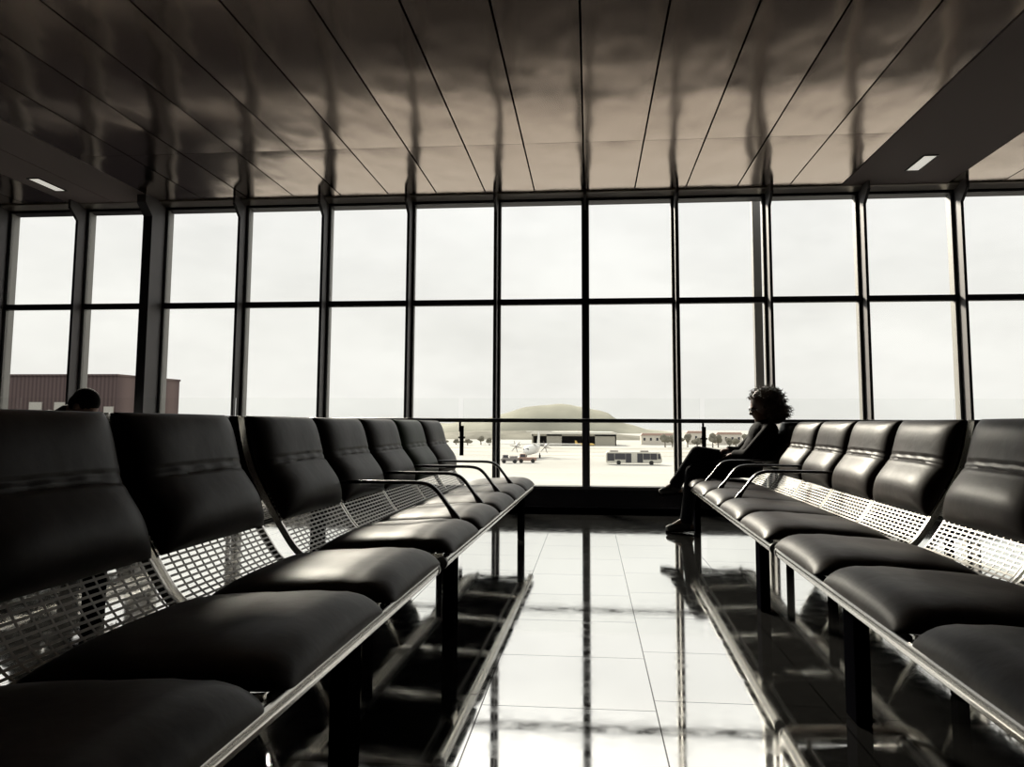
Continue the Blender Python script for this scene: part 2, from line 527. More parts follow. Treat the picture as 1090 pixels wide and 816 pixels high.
HW = 0.336                     # half width of a sling
def frame_mesh():
    mb = MB()
    for sgn in (0,):
        y = 0.0
        rows = []
        n = 60
        for i in range(n + 1):
            p, nn = at_s(LEN[-1] * i / n)
            t1, t2 = 0.000, -0.024
            ring = [(p[0] + nn[0] * t1, y - .006, p[1] + nn[1] * t1), (p[0] + nn[0] * t1, y + .006, p[1] + nn[1] * t1),
                    (p[0] + nn[0] * t2, y + .006, p[1] + nn[1] * t2), (p[0] + nn[0] * t2, y - .006, p[1] + nn[1] * t2)]
            rows.append(ring + [ring[0]])
        mb.grid(rows)
        mb.f.append(tuple(len(mb.v) - 5 + i for i in range(4)))
        mb.f.append(tuple(len(mb.v) - 5 * (n + 1) + i for i in range(4)))
    return mb.mesh('side_frame', M_alu, 30)
def panel_mesh():
    mb = MB()
    s0, s1 = s_of(u=0.43), s_of(z=0.60)
    nr, nc = 22, 14
    sl = [s0]; hole_r = []
    step = (s1 - s0) / nr
    for i in range(nr):
        sl += [s0 + step * (i + 0.36), s0 + step * (i + 1)]
    yl = [-HW + .008]
    st = (2 * HW - .016) / nc
    for j in range(nc):
        yl += [-HW + .008 + st * (j + 0.15), -HW + .008 + st * (j + 1)]
    pts = []
    for s_ in sl:
        p, nn = at_s(s_)
        pts.append([(p[0], y, p[1]) for y in yl])
    n0 = 0; ncx = len(yl)
    for row in pts: mb.v += row
    for i in range(len(sl) - 1):
        for j in range(ncx - 1):
            if i % 2 == 1 and j % 2 == 1: continue
            mb.f.append((i * ncx + j, i * ncx + j + 1, (i + 1) * ncx + j + 1, (i + 1) * ncx + j))
    return mb.mesh('mesh_panel', M_mesh, 0)
def shell_closed(P_top, P_bot):
    """closed pad from two grids of equal size sharing their border"""
    mb = MB()
    mb.grid(P_top); mb.n_top = len(mb.f); mb.grid([list(reversed(r)) for r in P_bot]); mb.n_bot = len(mb.f)
    nr, nc = len(P_top), len(P_top[0])
    border = [P_top[0][j] for j in range(nc)] + [P_top[i][nc - 1] for i in range(1, nr)] + [P_top[nr - 1][j] for j in range(nc - 2, -1, -1)] + [P_top[i][0] for i in range(nr - 2, 0, -1)]
    borb = [P_bot[0][j] for j in range(nc)] + [P_bot[i][nc - 1] for i in range(1, nr)] + [P_bot[nr - 1][j] for j in range(nc - 2, -1, -1)] + [P_bot[i][0] for i in range(nr - 2, 0, -1)]
    n0 = len(mb.v); k = len(border)
    mb.v += [tuple(p) for p in border] + [tuple(p) for p in borb]
    for i in range(k):
        j = (i + 1) % k
        mb.f.append((n0 + i, n0 + j, n0 + k + j, n0 + k + i))
    return mb
BW = 0.326
CW = 0.334                     # half width of a cushion
def seat_cushion_mesh():
    nu, nt_ = 30, 30
    top, bot = [], []
    u0, u1 = -0.034, 0.505
    for i in range(nu + 1):
        a = -cos(pi * i / nu)                  # -1..1, dense at the ends
        uu = u0 + (u1 - u0) * (a + 1) / 2
        rt, rb = [], []
        # plan: rounded front corners
        fr = (uu - u0)
        hw = CW
        if fr < 0.07: hw = CW - 0.05 + 0.05 * sqrt(max(0, 1 - (1 - fr / 0.07) ** 2))
        p, nn = at_s(s_of(u=max(uu, 0.0)) or 0)
        zb = p[1] + 0.006
        if uu < 0.05: zb -= 0.010 * (1 - max(0, uu + .034) / .084)
        le = (1 - abs(a) ** 3.0) ** 0.52 if abs(a) < 1 else 0
        for j in range(nt_ + 1):
            q = sin(pi * (j / nt_ - 0.5))
            y = hw * q
            he = (1 - abs(q) ** 3.3) ** 0.52 if abs(q) < 1 else 0
            sag = 0.010 * exp(-((uu - .27) / .13) ** 2 - (q / .6) ** 2)
            crown = 0.062 * le * he - sag * le * he
            rt.append((uu, y, zb + 0.014 * min(1, le * 1.5) * min(1, he * 1.6) + crown))
            rb.append((uu, y, zb))
        top.append(rt); bot.append(rb)
    return shell_closed(top, bot).mesh('seat_cushion', M_leather, 50)
def back_cushion_mesh(m):
    ns, nt_ = 64, 36
    s0, s1 = s_of(z=0.492), LEN[-1] + 0.0
    sk = s_of(z=0.700)
    top, bot = [], []
    for i in range(ns + 1):
        a = -cos(pi * i / ns) * 0.35 + (2 * i / ns - 1) * 0.65
        s_ = s0 + (s1 - s0) * (a + 1) / 2
        p, nn = at_s(s_)
        le = (1 - abs(a) ** 6) ** 0.5 if abs(a) < 1 else 0
        d = s_ - sk
        g1 = exp(-((d - .016) / .0050) ** 2); g2 = exp(-((d + .016) / .0050) ** 2)
        band = exp(-(d / .019) ** 4)
        belly = 0.020 * exp(-((s_ - (s0 + .10)) / .09) ** 2) + 0.006 * exp(-((s_ - (s1 - .12)) / .09) ** 2)
        rt, rb = [], []
        for j in range(nt_ + 1):
            q = sin(pi * (j / nt_ - 0.5)) * .5 + (2 * j / nt_ - 1) * .5
            he = (1 - abs(q) ** 4.2) ** 0.5 if abs(q) < 1 else 0
            y = BW * q
            th = (0.066 + belly) * le * he
            th -= (0.0065 * (g1 + g2) + 0.0035 * band) * le * he
            th += 0.0022 * band * sin(q * pi * 5.0 + 0.6) * he
            t0 = 0.008
            rt.append((p[0] + nn[0] * (t0 + th), y, p[1] + nn[1] * (t0 + th)))
            tb = -0.022 * le * min(1, he * 1.5)
            rb.append((p[0] + nn[0] * (t0 + tb - .004), y, p[1] + nn[1] * (t0 + tb - .004)))
        top.append(rt); bot.append(rb)
    return shell_closed(top, bot).mesh('back_cushion', m, 60)
def armrest_mesh():
    mb = MB()
    path = [(0.075, .412), (0.085, .44), (0.11, .478), (0.145, .525), (0.175, .562), (0.205, .585), (0.24, .596), (0.29, .600), (0.40, .600), (0.52, .600), (0.62, .598), (0.665, .592)]
    sp = smooth_prof(path, 4)
    rows = []
    n = len(sp)
    for i, (u_, z_) in enumerate(sp):
        a = sp[max(i - 1, 0)]; c_ = sp[min(i + 1, n - 1)]
        d = Vector((c_[0] - a[0], c_[1] - a[1])).normalized(); nn = Vector((-d.y, d.x))
        th = 0.0095 + 0.016 * max(0, 1 - i / 9.0)      # widens into a foot
        hy = 0.019
        ring = []
        for k in range(12):
            t_ = 2 * pi * k / 12
            ca, sa = cos(t_), sin(t_)
            ca = math.copysign(abs(ca) ** 0.7, ca); sa = math.copysign(abs(sa) ** 0.7, sa)
            ring.append((u_ + nn.x * th * ca, hy * sa, z_ + nn.y * th * ca))
        rows.append(ring + [ring[0]])
    mb.grid(rows)
    mb.f.append(tuple(range(12)))
    mb.f.append(tuple(len(mb.v) - 13 + i for i in range(12)))
    mb.box(0.05, 0.11, -0.018, 0.018, 0.372, 0.415)
    mb.tube([(0.655, 0, .592), (0.70, 0, .612)], 0.010, 10)
    return mb.mesh('armrest', M_arm, 40)

def stretcher_mesh():
    mb = MB()
    mb.tube([(0, -HW, -.018), (0, HW, -.018)], 0.009, 10)
    return mb.mesh('cross_stretcher', M_darksteel, 40)
ME_str = stretcher_mesh()
ME_frame, ME_panel, ME_seat, ME_back, ME_backg, ME_arm = frame_mesh(), panel_mesh(), seat_cushion_mesh(), back_cushion_mesh(M_leather), back_cushion_mesh(M_green), armrest_mesh()
def leg_mesh(front=True):
    mb = MB()
    if front: mb.box(0.020, 0.066, -0.055, 0.055, 0.0, 0.322)
    else: mb.box(-0.018, 0.018, -0.03, 0.03, 0.0, 0.325)
    return mb.mesh('leg', M_leg, 0)
ME_leg, ME_rleg = leg_mesh(), leg_mesh(False)
def bracket_mesh():
    mb = MB()
    mb.prism([(0.018, .318), (.070, .318), (.070, .330), (.034, .338), (.026, .362), (.012, .362)], 'y', -0.045, 0.045)
    return mb.mesh('leg_bracket', M_alu, 0)
ME_brk = bracket_mesh()

def bench(v, face, ends, n, label, arms, legs, rlegs, group, green=None, cap_far=False, rail_over=(0.0, 0.0)):
    """beam seat for n, facing +1 (towards +x, left hand rows) or -1; ends = far boundary w1; arms, legs: w positions"""
    w1 = ends; w0 = w1 - n * P_
    wc = (w0 + w1) / 2
    loc = r2w(v, wc)
    rz = -AL if face < 0 else pi - AL
    sg = 1 if face < 0 else -1
    root = empty('tandem_seat_bench', loc, rz)
    tag(root, label, 'bench', group)
    ly = lambda w: sg * (w - wc)
    hl = n * P_ / 2
    for i in range(n):
        y = ly(w0 + (i + .5) * P_)
        fr = pn = link('mesh_sling', ME_panel, root); fr.location = (0, y, 0)
        for q in (-HW, HW):
            sf = link('side_frame', ME_frame, fr); sf.location = (0, q, 0)
        for uu in (0.06, 0.44):
            cs, _n = at_s(s_of(u=uu))
            st_ = link('cross_stretcher', ME_str, fr); st_.location = (cs[0], 0, cs[1])
        sol = pn.modifiers.new('thickness', 'SOLIDIFY'); sol.thickness = 0.0022
        link('seat_cushion', ME_seat, fr)
        bk = link('back_cushion', ME_backg if green == i else ME_back, fr)
        if green == i: bk['label'] = 'dark green back cushion'
    for w in arms:
        a = link('armrest', ME_arm, root); a.location = (0, ly(w), 0)
    rl = MB()
    R_ = 0.021
    y0, y1 = sorted((ly(w0 - rail_over[0]), ly(w1 + rail_over[1])))
    # extruded rail: fluted section
    ring = []
    for k in range(28):
        t_ = 2 * pi * k / 28
        r_ = R_ * (1 - 0.10 * (abs(cos(2 * t_ + 0.5)) < 0.25))
        ring.append((r_ * cos(t_) + 0.002, r_ * sin(t_) * 1.15 + 0.358))
    rl.prism(ring, 'y', y0 + 0.01, y1 - 0.01)
    ro = rl.obj('front_rail', M_rail, root, smooth=40)
    for y in (y0, y1):
        d_ = 0.010
        MB().tube([(0.002, y - d_, .357), (0.002, y + d_, .357)], 0.0235, 18).obj('end_cap', M_blackplastic, ro)
    MB().tube([(0.43, y0 + .06, .336), (0.43, y1 - .06, .336)], 0.018, 14).obj('rear_rail', M_darksteel, root)
    for w in legs:
        lg = link('leg', ME_leg, root, bevel=0.006); lg.location = (0, ly(w), 0)
        link('leg_bracket', ME_brk, lg)
        MB().tube([(0.06, 0, .285), (0.43, 0, .325)], 0.0085, 10).obj('leg_brace', M_leg, lg)
    for w in rlegs:
        lg = link('leg', ME_rleg, root, bevel=0.004); lg.location = (0.43, ly(w), 0)
    return root

VL, VR = -0.605, 0.705
G1 = 'tandem airport seat benches'
bL = 5.72
bench(VL, 1, bL + P_, 5, 'five-seat dark leather bench with four armrests and one green back, facing the curly haired woman', [bL - k * P_ for k in range(4)], [6.06, 3.285], [4.893, 3.4], G1, green=3)
bench(VL, 1, 2.77, 3, 'very dark leather bench without armrests in line behind the green-backed bench', [], [1.95, 0.75], [2.0, 0.9], G1)
bR = 6.25
bench(VR, -1, bR + P_, 5, 'five-seat dark leather bench carrying the seated curly haired woman', [bR - k * P_ for k in range(3)], [6.6, 3.915], [5.08, 4.168], G1)
bench(VR, -1, 3.33, 3, 'dark leather bench without armrests in line with the curly haired woman\'s bench, nearer the viewer', [], [2.508, 1.4], [2.75, 1.5], G1)
# the rows standing back to back behind them
BB = 2 * 0.80 + 0.085
bench(VL - BB, -1, bL + P_, 5, 'dark bench mostly hidden, back to back behind the bench with the green back', [bL - k * P_ for k in range(4)], [6.06, 3.285], [4.9], G1)
bench(VL - BB, -1, 2.77, 3, 'dark bench mostly hidden, back to back behind the very dark bench without armrests', [2.77], [1.95, 0.75], [1.4], G1)
bench(VR + BB, 1, bR + P_, 5, 'dark bench mostly hidden, back to back behind the curly haired woman\'s bench', [bR - k * P_ for k in range(4)], [6.6, 3.915], [4.8], G1)
bench(VR + BB, 1, 3.33, 3, 'dark bench mostly hidden, back to back behind the armrest-free bench opposite the very dark bench', [3.33], [2.508, 1.4], [2.2], G1)
VB = -3.62
bench(VB, 1, 6.07, 3, 'bench under the person with the bowed head, hidden behind the dark seat backs', [], [5.7, 4.3], [5.0], G1)

# ------------------------------------------------------------------ people
M_skin = mat('skin', (0.24, 0.13, 0.09), 0.5, bump=(60, 0.1, 0.002))
M_jacket = mat('dark_cloth_jacket', (0.0075, 0.007, 0.009), 0.85, spec=0.1, bump=(40, 0.4, 0.004))
M_jeans = mat('dark_denim', (0.006, 0.0065, 0.011), 0.85, spec=0.1, bump=(80, 0.4, 0.003))
M_shoe = mat('black_shoe', (0.006, 0.006, 0.007), 0.5, spec=0.2)
M_sole = mat('pale_shoe_trim', (0.35, 0.33, 0.30), 0.6)
M_curl = mat('auburn_curls', (0.055, 0.022, 0.012), 0.45, spec=0.5)
M_dark_hair = mat('short_dark_hair', (0.007, 0.0055, 0.005), 0.8, spec=0.05, bump=(120, 0.6, 0.004))
M_lens = mat('dark_spectacles', (0.01, 0.01, 0.01), 0.2)
M_eye = mat('eye_white', (0.6, 0.58, 0.54), 0.3)
M_shirt = mat('dark_pullover', (0.016, 0.015, 0.018), 0.8, spec=0.2, bump=(40, 0.4, 0.004))

def hand(mb, wrist, d, n, thumb_side, curl=0.5, L=0.155):
    """palm, four fingers and a thumb; d: pointing direction, n: back-of-hand normal"""
    d = Vector(d).normalized(); n = Vector(n); n = (n - d * n.dot(d)).normalized()
    s = d.cross(n) * thumb_side
    w_ = Vector(wrist)
    for k in (-1, -.33, .33, 1):
        mb.bone(w_ + d * .018 + s * .016 * k, w_ + d * L * .5 + s * .025 * k, .0125, .0105, 10)
    for k, ln in ((1, .9), (.33, 1.0), (-.33, .95), (-1, .76)):
        p = w_ + d * L * .5 + s * .026 * k
        a = 0.25 * curl
        for seg, r0, r1 in ((.22, .0095, .0088), (.15, .0088, .008), (.12, .008, .0068)):
            q = p + (d * cos(a) - n * sin(a)) * (seg * L * ln) + s * .004 * k
            mb.bone(p, q, r0, r1, 10)
            p = q; a += 0.65 * curl
    p = w_ + d * L * .12 + s * .026
    for seg, r0, r1 in ((.26, .0125, .0105), (.2, .0105, .008)):
        q = p + (d * .75 + s * .62 - n * .25).normalized() * seg * L
        mb.bone(p, q, r0, r1, 10); p = q

def head(mb, c, face, tilt, k=1.0):
    """head at c looking along face (unit, horizontal), tilted down by tilt"""
    fz = Vector(face); side = Vector((-fz.y, fz.x, 0))
    f_ = (fz * cos(tilt) - Vector((0, 0, 1)) * sin(tilt)); up = side.cross(f_) * -1
    if up.z < 0: up = -up
    R = Matrix((f_, side, up)).transposed()
    c = Vector(c)
    T = lambda a, b_, h: c + R @ Vector((a * k, b_ * k, h * k))
    mb.ell(T(-.008, 0, .018), (.094 * k, .074 * k, .092 * k), R)         # skull
    mb.ell(T(.026, 0, -.040), (.062 * k, .058 * k, .072 * k), R)         # face and jaw
    mb.ell(T(.062, 0, -.092), (.022 * k, .026 * k, .018 * k), R)         # chin
    mb.bone(T(.080, 0, .004), T(.102, 0, -.028), .009 * k, .013 * k, 10)  # nose
    mb.ell(T(.072, 0, .020), (.018 * k, .044 * k, .010 * k), R)          # brow
    mb.ell(T(.080, 0, -.055), (.012 * k, .022 * k, .006 * k), R)         # lips
    mb.ell(T(.078, 0, -.066), (.012 * k, .020 * k, .007 * k), R)
    for sd in (-1, 1):
        mb.ell(T(-.005, .074 * sd, -.012), (.018 * k, .010 * k, .030 * k), R)   # ears
    return T, R

def figure(name, cat, label, J, face, tilt, m_top, m_leg, hairfn, voxel=0.0065, origin=None, tsides=(1, -1)):
    root = empty(name, r2w(*origin), -AL)
    tag(root, label, cat)
    o = Vector(origin)
    J = {a: Vector(b_) - o for a, b_ in J.items()}
    b_ = MB()
    # trunk
    b_.ell(J['pelvis'], (.12, .155, .11)); b_.ell(J['waist'], (.095, .128, .12)); b_.ell(J['chest'], (.105, .150, .13))
    b_.bone(J['pelvis'], J['waist'], .105, .09); b_.bone(J['waist'], J['chest'], .09, .10)
    b_.bone(J['chest'], J['neck'], .085, .052); b_.bone(J['neck'], J['head'], .050, .050)
    top = MB()
    top.ell(J['pelvis'], (.125, .162, .10)); top.ell(J['waist'], (.108, .142, .13)); top.ell(J['chest'], (.120, .165, .14))
    top.bone(J['pelvis'], J['waist'], .118, .105); top.bone(J['waist'], J['chest'], .105, .113)
    top.bone(J['chest'], J['neck'], .098, .062)
    legs = MB()
    legs.ell(J['pelvis'] - Vector((0, 0, .02)), (.128, .165, .10))
    for sd in ('l', 'r'):
        sh, el, wr = J['sh' + sd], J['el' + sd], J['wr' + sd]
        b_.bone(J['chest'] * .35 + sh * .65, sh, .055, .05)
        b_.bone(sh, el, .046, .036); b_.bone(el, wr, .036, .024)
        top.bone(J['neck'] * .5 + sh * .5 - Vector((0, 0, .02)), sh, .058, .062); top.bone(sh, el, .062, .050); top.bone(el, el * .12 + wr * .88, .050, .038)
        hp, kn, an = J['hip' + sd], J['kn' + sd], J['an' + sd]
        b_.bone(hp, kn, .075, .050); b_.bone(kn, an, .050, .034)
        calf = kn * .68 + an * .32
        b_.ell(calf, (.050, .048, .07))
        legs.bone(hp, kn, .088, .064); legs.bone(kn, an, .064, .050)
        legs.bone(an, kn * .05 + an * .95, .055, .054)
        b_.bone(an, J['toe' + sd], .033, .022); b_.bone(J['heel' + sd], an, .028, .033)
        hand(b_, wr, J['hd' + sd] + o - (wr + o), J['hn' + sd] + o, tsides[0] if sd == 'l' else tsides[1], curl=0.75)
    T, R = head(b_, J['head'], face, tilt)
    body = fuse('body', b_, M_skin, voxel, root)
    fuse('top', top, m_top, 0.010, root).name = 'jacket'
    fuse('trousers', legs, m_leg, 0.010, root)
    for sd in ('l', 'r'):
        an, to, he = J['an' + sd], J['toe' + sd], J['heel' + sd]
        d = (to - he).normalized(); upv = (an - he); upv = (upv - d * upv.dot(d)).normalized()
        lat = d.cross(upv)
        sh = MB()
        Rm = Matrix((d, lat, upv)).transposed()
        sh.ell(he + d * .045 + upv * .012, (.060, .040, .042), Rm); sh.ell(to - d * .055 + upv * .006, (.085, .046, .034), Rm)
        sh.bone(he + d * .05 + upv * .02, to - d * .06 + upv * .008, .040, .036); sh.bone(an - upv * .03, he + d * .05 + upv * .03, .046, .042)
        shoe = fuse('shoe', sh, M_shoe, 0.006, root)
        so_ = MB()
        pts = []
        for k in range(28):
            t_ = 2 * pi * k / 28
            mid = (he + to) / 2; ln = (to - he).length / 2 + .028
            wd = .041 + .006 * cos(t_)
            pts.append(mid + d * ln * math.copysign(abs(cos(t_)) ** .8, cos(t_)) + lat * wd * math.copysign(abs(sin(t_)) ** .8, sin(t_)) - upv * .018)
        n0 = len(so_.v)
        so_.v += [tuple(p) for p in pts] + [tuple(p - upv * .012) for p in pts]
        so_.f += [tuple(range(28)), tuple(28 + i for i in reversed(range(28)))] + [(i, (i + 1) % 28, 28 + (i + 1) % 28, 28 + i) for i in range(28)]
        so_.obj('sole', M_leg, shoe)
    for sd in (-1, 1):
        MB().ell(T(.074, .030 * sd, .000), (.012, .014, .010)).obj('eye', M_eye, root)
    hairfn(root, T, R)
    return root

def curly(root, T, R):
    """a round mop of separate corkscrew curls over a soft core"""
    rnd = random.Random(3)
    core = MB()
    core.ell(T(-.050, 0, .036), (.130, .128, .130))
    core.ell(T(-.095, 0, -.050), (.105, .125, .110))
    cap = MB()
    for i in range(900):
        # direction over the scalp, leaving the face open
        while True:
            z = rnd.uniform(-.75, 1); a = rnd.uniform(-pi, pi)
            q = sqrt(1 - z * z); d = Vector((q * cos(a), q * sin(a), z))
            if d.x > .45 and d.z < .45: continue
            break
        c0 = Vector((-.050, 0, .030)) if d.z > -.2 else Vector((-.075, 0, .0))
        base = c0 + Vector((d.x * .10, d.y * .10, d.z * .10))
        ln = rnd.uniform(.040, .068) if d.z > -.3 else rnd.uniform(.05, .085)
        e1 = d.orthogonal().normalized(); e2 = d.cross(e1)
        ph = rnd.uniform(0, 6.28); tw = rnd.choice((-1, 1)) * rnd.uniform(9, 15); ra = rnd.uniform(.006, .011)
        drift = Vector((rnd.uniform(-.3, .3), rnd.uniform(-.3, .3), rnd.uniform(-.45, .05)))
        pts = []
        for k in range(15):
            t_ = k / 14
            r_ = ra * min(1, t_ * 4)
            pts.append(T(*(base + d * ln * t_ + drift * ln * t_ * t_ + e1 * r_ * cos(ph + tw * t_) + e2 * r_ * sin(ph + tw * t_))))
        cap.tube(pts, [.0022] * 12 + [.0018, .0014, .0008], 5)
    h = fuse('hair', core, M_curl, 0.010, root)
    cap.obj('curls', M_curl, h, smooth=80)
    g = MB()
    for sd in (-1, 1):
        ring = [T(.094, .031 * sd + .024 * cos(2 * pi * k / 20), .002 + .019 * sin(2 * pi * k / 20)) for k in range(21)]
        g.tube(ring, .0025, 6)
        g.tube([T(.092, .056 * sd, .006), T(.03, .078 * sd, .008), T(-.02, .080 * sd, .004)], .0028, 6)
        n0 = len(g.v); g.v += [tuple(p) for p in ring[:20]]; g.f.append(tuple(n0 + k for k in range(20)))
    g.tube([T(.096, -.008, .004), T(.098, 0, .007), T(.096, .008, .004)], .0025, 6)
    g.obj('spectacles', M_lens, root, smooth=60)

def cropped(root, T, R):
    h = MB()
    h.ell(T(-.016, 0, .030), (.098, .080, .094), R); h.ell(T(-.050, 0, -.010), (.060, .072, .070), R)
    fuse('hair', h, M_dark_hair, 0.008, root, smooth_it=2)

WW = 6.60
figure('person', 'person', 'person with a mop of curly hair in dark clothes, sitting with legs crossed', dict(
    pelvis=(1.155, WW, .565), waist=(1.235, WW, .675), chest=(1.288, WW, .78), neck=(1.318, WW, .895), head=(1.285, WW, 1.020),
    shl=(1.318, WW - .165, .835), ell=(1.13, WW - .185, .635), wrl=(1.045, WW - .06, .640), hdl=(.965, WW + .02, .628), hnl=(0, -.25, 1),
    shr=(1.318, WW + .165, .835), elr=(1.13, WW + .20, .645), wrr=(1.02, WW + .10, .668), hdr=(.93, WW + .03, .665), hnr=(0, .2, 1),
    hipl=(1.12, WW - .085, .54), knl=(.715, WW - .045, .492), anl=(.655, WW - .045, .105), heell=(.69, WW - .045, .045), toel=(.515, WW - .055, .035),
    hipr=(1.12, WW + .085, .56), knr=(.760, WW + .015, .640), anr=(.585, WW + .055, .390), heelr=(.612, WW + .06, .335), toer=(.470, WW + .06, .322)),
    (-1, 0, 0), radians(14), M_jacket, M_jeans, curly, origin=(1.0, WW, 0.0), tsides=(-1, 1))
WM = 5.0
figure('person', 'person', 'person with short dark hair and bowed head behind the dark seat backs', dict(
    pelvis=(-4.0, WM, .57), waist=(-3.93, WM, .67), chest=(-3.83, WM, .82), neck=(-3.695, WM, .935), head=(-3.565, WM, .985),
    shl=(-3.75, WM + .165, .895), ell=(-3.55, WM + .20, .600), wrl=(-3.36, WM + .09, .545), hdl=(-3.27, WM + .03, .50), hnl=(.3, .3, 1),
    shr=(-3.75, WM - .165, .895), elr=(-3.55, WM - .20, .600), wrr=(-3.36, WM - .09, .545), hdr=(-3.27, WM - .03, .50), hnr=(.3, -.3, 1),
    hipl=(-3.98, WM + .09, .53), knl=(-3.53, WM + .13, .50), anl=(-3.50, WM + .13, .105), heell=(-3.54, WM + .13, .045), toel=(-3.34, WM + .14, .035),
    hipr=(-3.98, WM - .09, .53), knr=(-3.53, WM - .13, .50), anr=(-3.50, WM - .13, .105), heelr=(-3.54, WM - .13, .045), toer=(-3.34, WM - .14, .035)),
    (1, 0, 0), radians(42), M_shirt, M_jeans, cropped, origin=(-3.8, WM, 0.0))

# ------------------------------------------------------------------ outside
GZ = -8.2
M_apron = mat('pale_concrete_apron', (0.44, 0.43, 0.405), 0.9, spec=0.0, vary=(0.03, 0.10), coords='Object')
M_dark_ground = mat('ceiling_darkening_ground', (0.008, 0.0073, 0.0085), 0.9, spec=0.0, vary=(0.2, 0.2))  # near-black so the ceiling panels mirror it as dark
M_grass = mat('dry_grass_strip', (0.33, 0.315, 0.28), 0.9, spec=0.1, vary=(0.08, 0.25))
M_mark = mat('white_paint', (0.5, 0.49, 0.47), 0.7)
struct(MB().box(-700, 700, 8.6, 1500, GZ - 1, GZ).obj('ground', M_apron, smooth=0), 'pale concrete airfield apron', 'ground')
struct(MB().prism([(-160, 8.7), (160, 8.7), (160, 95), (60, 62), (26, 40), (13, 32), (0, 30.5), (-11, 33), (-16, 38), (-24, 47), (-33, 66), (-45, 95), (-160, 100)], 'z', GZ, GZ + 0.02).obj('ground_ceiling_darkener', M_dark_ground, smooth=0), 'unseen dark ground added to darken the ceiling reflection', 'road')  # added out of view, outlined to darken the ceiling's mirror image
gs = MB().box(-400, 400, 262, 276, GZ, GZ + .03).box(-400, 400, 300, 318, GZ, GZ + .03).box(-400, 400, 232, 238, GZ, GZ + .03)
struct(gs.obj('ground_grass_strip', M_grass, smooth=0), 'dry grass strips between taxiways', 'grass')
struct(MB().box(-400, 400, 128, 128.6, GZ, GZ + .02).box(-400, 400, 150, 150.5, GZ, GZ + .02).obj('ground_marking', M_mark, smooth=0), 'white painted apron line', 'marking')

# hill with a broad crown and a lower shoulder on each side
M_hill = mat('haze_paled_olive_hill', (0.27, 0.263, 0.215), 0.95, spec=0.05, vary=(0.012, 0.22))  # distance haze is put into the paler base colour
def terrain(name, keys, y0, depth, m, label, seedv, rough=1.2):
    rnd = random.Random(seedv)
    ph = [(rnd.uniform(.03, .16), rnd.uniform(0, 6.28), rnd.uniform(.4, 1)) for _ in range(8)]
    xs = [keys[0][0] + (keys[-1][0] - keys[0][0]) * i / 150 for i in range(151)]
    def hh(x):
        for (xa, za), (xb, zb) in zip(keys[:-1], keys[1:]):
            if xa <= x <= xb:
                t_ = (x - xa) / (xb - xa); t_ = t_ * t_ * (3 - 2 * t_) * .5 + t_ * .5
                return za + (zb - za) * t_
        return keys[-1][1]
    P = []
    for j in range(41):
        v = j / 40
        env = sin(pi * min(1, v / .96)) ** .8 if v < .96 else 0
        row = []
        for x in xs:
            n_ = sum(a * sin(f_ * x + p_ + 3 * v * a) for f_, p_, a in ph) * .25
            row.append((x + 3 * sin(v * 5 + x * .02), y0 + depth * v, GZ - .5 + max(0, (hh(x) - GZ)) * env + n_ * rough * env))
        P.append(row)
    # skirt closes the back
    mb = MB().grid(P)
    return struct(mb.obj(name, m, smooth=80), label, 'hill')
terrain('terrain_hill', [(-420, -6), (-300, 0), (-228, 3), (-180, 4), (-155, 6), (-130, 9), (-112, 14.5), (-82, 24.5), (-60, 27.5), (-45, 28.5), (-30, 27), (-15, 25), (8, 19.5), (20, 17), (30, 11), (44, 4), (73, -3), (108, -8.2)], 880, 240, M_hill, 'broad hazy olive hill behind the airfield', 4)
M_near = mat('scrub_ridge', (0.20, 0.19, 0.158), 0.95, spec=0.05, vary=(0.05, 0.35))
terrain('terrain_ridge', [(-420, -4), (-250, -3.6), (-150, -3.2), (-110, -3.4), (-60, -2.6), (-20, -2.3), (0, -3.0), (14, -3.6), (40, -6.0), (52, -8.2)], 480, 80, M_near, 'low scrub ridge in front of the hill', 9, 1.6)

# hangar with an open front
M_hwall = mat('pale_hangar_sheet', (0.34, 0.32, 0.27), 0.7)
M_hroof = mat('white_hangar_roof', (0.62, 0.60, 0.54), 0.6)
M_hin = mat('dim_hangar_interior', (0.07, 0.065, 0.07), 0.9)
hg = empty('hangar', (-7.2, 350, GZ))
tag(hg, 'wide pale hangar with two open dark doorways below the hill', 'building')
hb = MB().box(-18.8, -18.3, 0, 26, 0, 5.0).box(-12.2, -5.4, 0, .6, 0, 5.0).box(9.4, 18.8, 0, .6, 0, 5.0).box(18.3, 18.8, 0, 26, 0, 5.0).box(-18.8, 18.8, 25.5, 26, 0, 5.0).box(-18.8, 18.8, 0, .7, 4.2, 5.0)
hb.obj('wall', M_hwall, hg, smooth=0)
MB().prism([(-19.3, 5.0), (19.3, 5.0), (19.3, 5.7), (17.5, 6.1), (-18.0, 6.1), (-19.3, 5.7)], 'y', -.8, 26.5).obj('roof', M_hroof, hg, smooth=0)
MB().box(-18.2, 18.2, 14, 14.4, 0, 4.9).obj('inner_wall', M_hin, hg, smooth=0)

M_white = mat('white_aircraft_paint', (0.62, 0.61, 0.58), 0.4)
M_yellow = mat('yellow_aircraft_paint', (0.72, 0.50, 0.16), 0.5)
M_dkglass = mat('dark_vehicle_glass', (0.03, 0.03, 0.04), 0.2)
M_rubber = mat('black_rubber', (0.02, 0.02, 0.02), 0.8)
M_grey = mat('grey_vehicle_metal', (0.22, 0.20, 0.19), 0.6)
M_red = mat('dull_red_vehicle', (0.30, 0.20, 0.16), 0.6)

